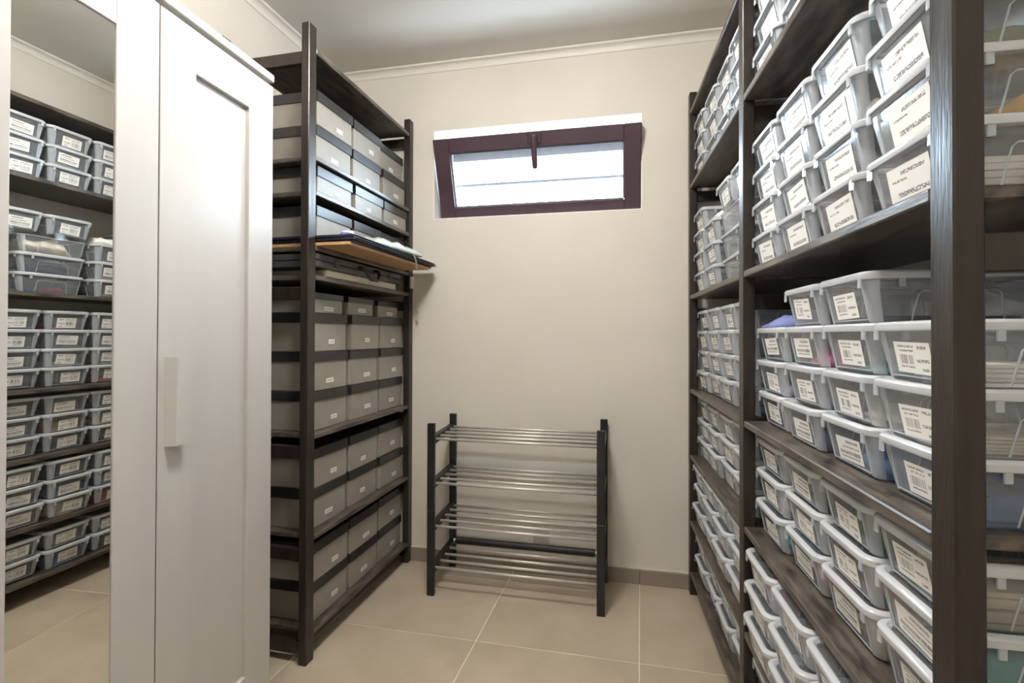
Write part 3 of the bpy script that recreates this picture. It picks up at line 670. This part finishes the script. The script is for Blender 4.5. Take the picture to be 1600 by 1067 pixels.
PAL = dict(pink=(0.55, 0.08, 0.22), teal=(0.05, 0.30, 0.27), beige=(0.52, 0.44, 0.33), navy=(0.03, 0.045, 0.10), blue=(0.05, 0.13, 0.30), green=(0.09, 0.28, 0.10), orange=(0.62, 0.22, 0.07), tan=(0.42, 0.25, 0.15),
           red=(0.38, 0.06, 0.05), yellow=(0.72, 0.42, 0.04), white=(0.66, 0.63, 0.58), grey=(0.16, 0.165, 0.18), olive=(0.15, 0.16, 0.05), brown=(0.16, 0.09, 0.06), lilac=(0.32, 0.28, 0.42), cream=(0.60, 0.53, 0.42), black=(0.02, 0.02, 0.024), aqua=(0.12, 0.34, 0.46))
def fill(bay, sh, c, r, kind, colour, h=0.045, dx=0.0, dy=0.0, size=None, z=0.0, seed=None):
    lx, ly, z0, rz, n = PLACE[(bay, sh, c, r)]
    size = size or (0.185, 0.125, h)
    nm = {'cloth': 'cloth', 'carton': 'carton', 'papers': 'papers', 'roll': 'roll'}[kind]
    p = FR.p(lx + BD / 2 + 0.004 + dx, ly + dy, z0 + 0.0015 + z)
    return put(kind, colour, PAL[colour], p, rz, size, '%s %s in box, %s' % (colour, nm, where(bay, sh, c, r, n)), nm.split()[-1] if kind != 'papers' else 'papers', seed or (bay * 1000 + sh * 100 + c * 10 + r + 7))
# near bay
fill(1, 3, 0, 2, 'cloth', 'green', 0.030); fill(1, 3, 0, 1, 'cloth', 'lilac', 0.035); fill(1, 3, 0, 0, 'papers', 'orange', 0.02, size=(0.17, 0.12, 0.02))
fill(1, 3, 1, 2, 'cloth', 'pink', 0.056); fill(1, 3, 1, 0, 'cloth', 'navy', 0.045); fill(1, 3, 1, 1, 'cloth', 'grey', 0.04); fill(1, 3, 1, 3, 'papers', 'grey', 0.01, size=(0.18, 0.12, 0.012))
fill(1, 3, 2, 3, 'papers', 'navy', 0.014, size=(0.20, 0.13, 0.014)); fill(1, 3, 2, 2, 'cloth', 'teal', 0.022); fill(1, 3, 2, 2, 'cloth', 'cream', 0.030, size=(0.12, 0.08, 0.030), z=0.020, dx=-0.02, dy=-0.01)
fill(1, 3, 2, 1, 'cloth', 'beige', 0.035, size=(0.16, 0.11, 0.038)); fill(1, 3, 2, 0, 'cloth', 'blue', 0.052)
fill(1, 3, 3, 2, 'papers', 'white', 0.03, size=(0.18, 0.12, 0.030)); fill(1, 3, 3, 1, 'papers', 'cream', 0.02, size=(0.18, 0.12, 0.022)); fill(1, 3, 3, 0, 'carton', 'blue', 0.03, size=(0.17, 0.12, 0.032))
fill(1, 4, 0, 0, 'cloth', 'grey', 0.03); fill(1, 4, 0, 1, 'cloth', 'navy', 0.03); fill(1, 4, 1, 0, 'cloth', 'blue', 0.035); fill(1, 4, 1, 1, 'cloth', 'navy', 0.04); fill(1, 4, 1, 2, 'cloth', 'beige', 0.02)
fill(1, 4, 2, 0, 'cloth', 'red', 0.04); fill(1, 4, 2, 1, 'cloth', 'navy', 0.050); fill(1, 4, 2, 2, 'roll', 'cream', 0.05, size=(0.17, 0.05, 0.052), dy=-0.035); fill(1, 4, 2, 3, 'roll', 'aqua', 0.05, size=(0.18, 0.05, 0.056), dy=-0.035)
fill(1, 4, 3, 0, 'papers', 'white', 0.04, size=(0.19, 0.13, 0.045)); fill(1, 4, 3, 1, 'carton', 'yellow', 0.04, size=(0.10, 0.11, 0.042), dx=0.03); fill(1, 4, 3, 2, 'cloth', 'olive', 0.056); fill(1, 4, 3, 3, 'cloth', 'grey', 0.05)
fill(1, 2, 0, 0, 'cloth', 'aqua', 0.030); fill(1, 2, 0, 1, 'cloth', 'beige', 0.02); fill(1, 2, 1, 0, 'cloth', 'orange', 0.020); fill(1, 2, 1, 1, 'cloth', 'grey', 0.04); fill(1, 2, 1, 2, 'cloth', 'brown', 0.040)
fill(1, 2, 2, 2, 'carton', 'green', 0.045, size=(0.18, 0.125, 0.048)); fill(1, 2, 2, 1, 'cloth', 'orange', 0.050, size=(0.15, 0.09, 0.05), dy=-0.022); fill(1, 2, 2, 0, 'cloth', 'tan', 0.050)
fill(1, 2, 3, 2, 'papers', 'beige', 0.03, size=(0.18, 0.12, 0.040)); fill(1, 2, 3, 1, 'cloth', 'teal', 0.045); fill(1, 2, 3, 0, 'cloth', 'tan', 0.04)
fill(1, 1, 0, 2, 'cloth', 'pink', 0.060, size=(0.09, 0.11, 0.062), dx=-0.05); fill(1, 1, 0, 2, 'cloth', 'aqua', 0.060, size=(0.09, 0.11, 0.060), dx=0.05); fill(1, 1, 0, 0, 'cloth', 'lilac', 0.03)
fill(1, 1, 1, 2, 'cloth', 'tan', 0.055); fill(1, 1, 1, 1, 'cloth', 'brown', 0.03); fill(1, 1, 2, 2, 'cloth', 'grey', 0.04)
fill(1, 5, 1, 0, 'cloth', 'white', 0.04); fill(1, 5, 0, 1, 'cloth', 'grey', 0.03)
# far bay
fill(0, 3, 2, 3, 'cloth', 'pink', 0.022); fill(0, 3, 1, 3, 'cloth', 'blue', 0.02); fill(0, 3, 1, 0, 'cloth', 'red', 0.03); fill(0, 3, 2, 1, 'papers', 'white', 0.02, size=(0.16, 0.11, 0.02)); fill(0, 3, 0, 2, 'cloth', 'grey', 0.03); fill(0, 3, 3, 1, 'cloth', 'grey', 0.03); fill(0, 3, 3, 0, 'cloth', 'navy', 0.03)
fill(0, 2, 2, 1, 'cloth', 'orange', 0.04); fill(0, 2, 2, 2, 'cloth', 'tan', 0.025); fill(0, 2, 1, 1, 'cloth', 'yellow', 0.02); fill(0, 2, 2, 0, 'cloth', 'navy', 0.03)
fill(0, 1, 1, 0, 'cloth', 'red', 0.045); fill(0, 1, 1, 1, 'cloth', 'lilac', 0.03); fill(0, 1, 3, 2, 'cloth', 'orange', 0.035); fill(0, 1, 2, 1, 'cloth', 'blue', 0.045); fill(0, 1, 2, 0, 'cloth', 'beige', 0.05); fill(0, 1, 1, 2, 'cloth', 'white', 0.04)
fill(0, 0, 2, 1, 'cloth', 'cream', 0.055); fill(0, 0, 3, 1, 'cloth', 'white', 0.06); fill(0, 0, 1, 1, 'cloth', 'beige', 0.056); fill(0, 0, 2, 0, 'cloth', 'blue', 0.04)
fill(0, 5, 2, 1, 'cloth', 'cream', 0.05); fill(0, 5, 1, 1, 'cloth', 'grey', 0.04); fill(0, 5, 1, 2, 'cloth', 'lilac', 0.05); fill(0, 5, 2, 2, 'cloth', 'beige', 0.03)
fill(0, 4, 0, 0, 'cloth', 'navy', 0.04); fill(0, 4, 0, 1, 'cloth', 'blue', 0.03); fill(0, 4, 1, 0, 'cloth', 'grey', 0.04); fill(0, 4, 1, 1, 'cloth', 'beige', 0.03)
# contents and toppings of the untidy stack
cx_ = 0.130 
put('cloth', 'navy', PAL['navy'], FR.p(cx_, -0.58, zc + 0.0885), FR.a, (0.12, 0.19, 0.05), 'dark navy cloth in the second crosswise box of untidy stack', 'cloth', 301)
put('cloth', 'pink', PAL['pink'], FR.p(cx_ - 0.02, -0.54, zc + 0.0020), FR.a, (0.07, 0.07, 0.04), 'pink cloth in the bottom crosswise box of untidy stack', 'cloth', 302)
put('cloth', 'blue', PAL['blue'], FR.p(cx_, -0.638, zc + 0.0020), FR.a, (0.11, 0.08, 0.03), 'blue cloth in the bottom crosswise box of untidy stack', 'cloth', 303)
put('cloth', 'cream', PAL['cream'], FR.p(cx_, -0.582, zc + 0.176), FR.a, (0.13, 0.21, 0.085), 'cream cloth heaped high in the open box of untidy stack', 'cloth', 304)
clear_box(FR.p(0.02, -0.5135, zc + 0.2665), FR.a + 0.02, 'clear lidded box perched on cream cloth, far side, under sixth shelf', rnd=random)
clear_box(FR.p(0.02, -0.7165, zc + 0.2665), FR.a - 0.01, 'clear lidded box perched on cream cloth, against the middle post', rnd=random)
put('cloth', 'white', PAL['white'], FR.p(0.13, -0.310, zc + 3 * PITCH_Z + 0.002), FR.a, (0.20, 0.16, 0.05), 'white crumpled plastic wrapping on the three-box stack in far bay', 'wrapping', 305)
# bag and pack lying on the short stack of the near bay
put('cloth', 'periwinkle', (0.16, 0.19, 0.40), FR.p(0.14, START[1] - 0.10, SHZ[3] + 3 * PZ[3] + 0.0005), FR.a, (0.20, 0.16, 0.042), 'pale blue pouch on the three-box stack by the middle post', 'pouch', 306)
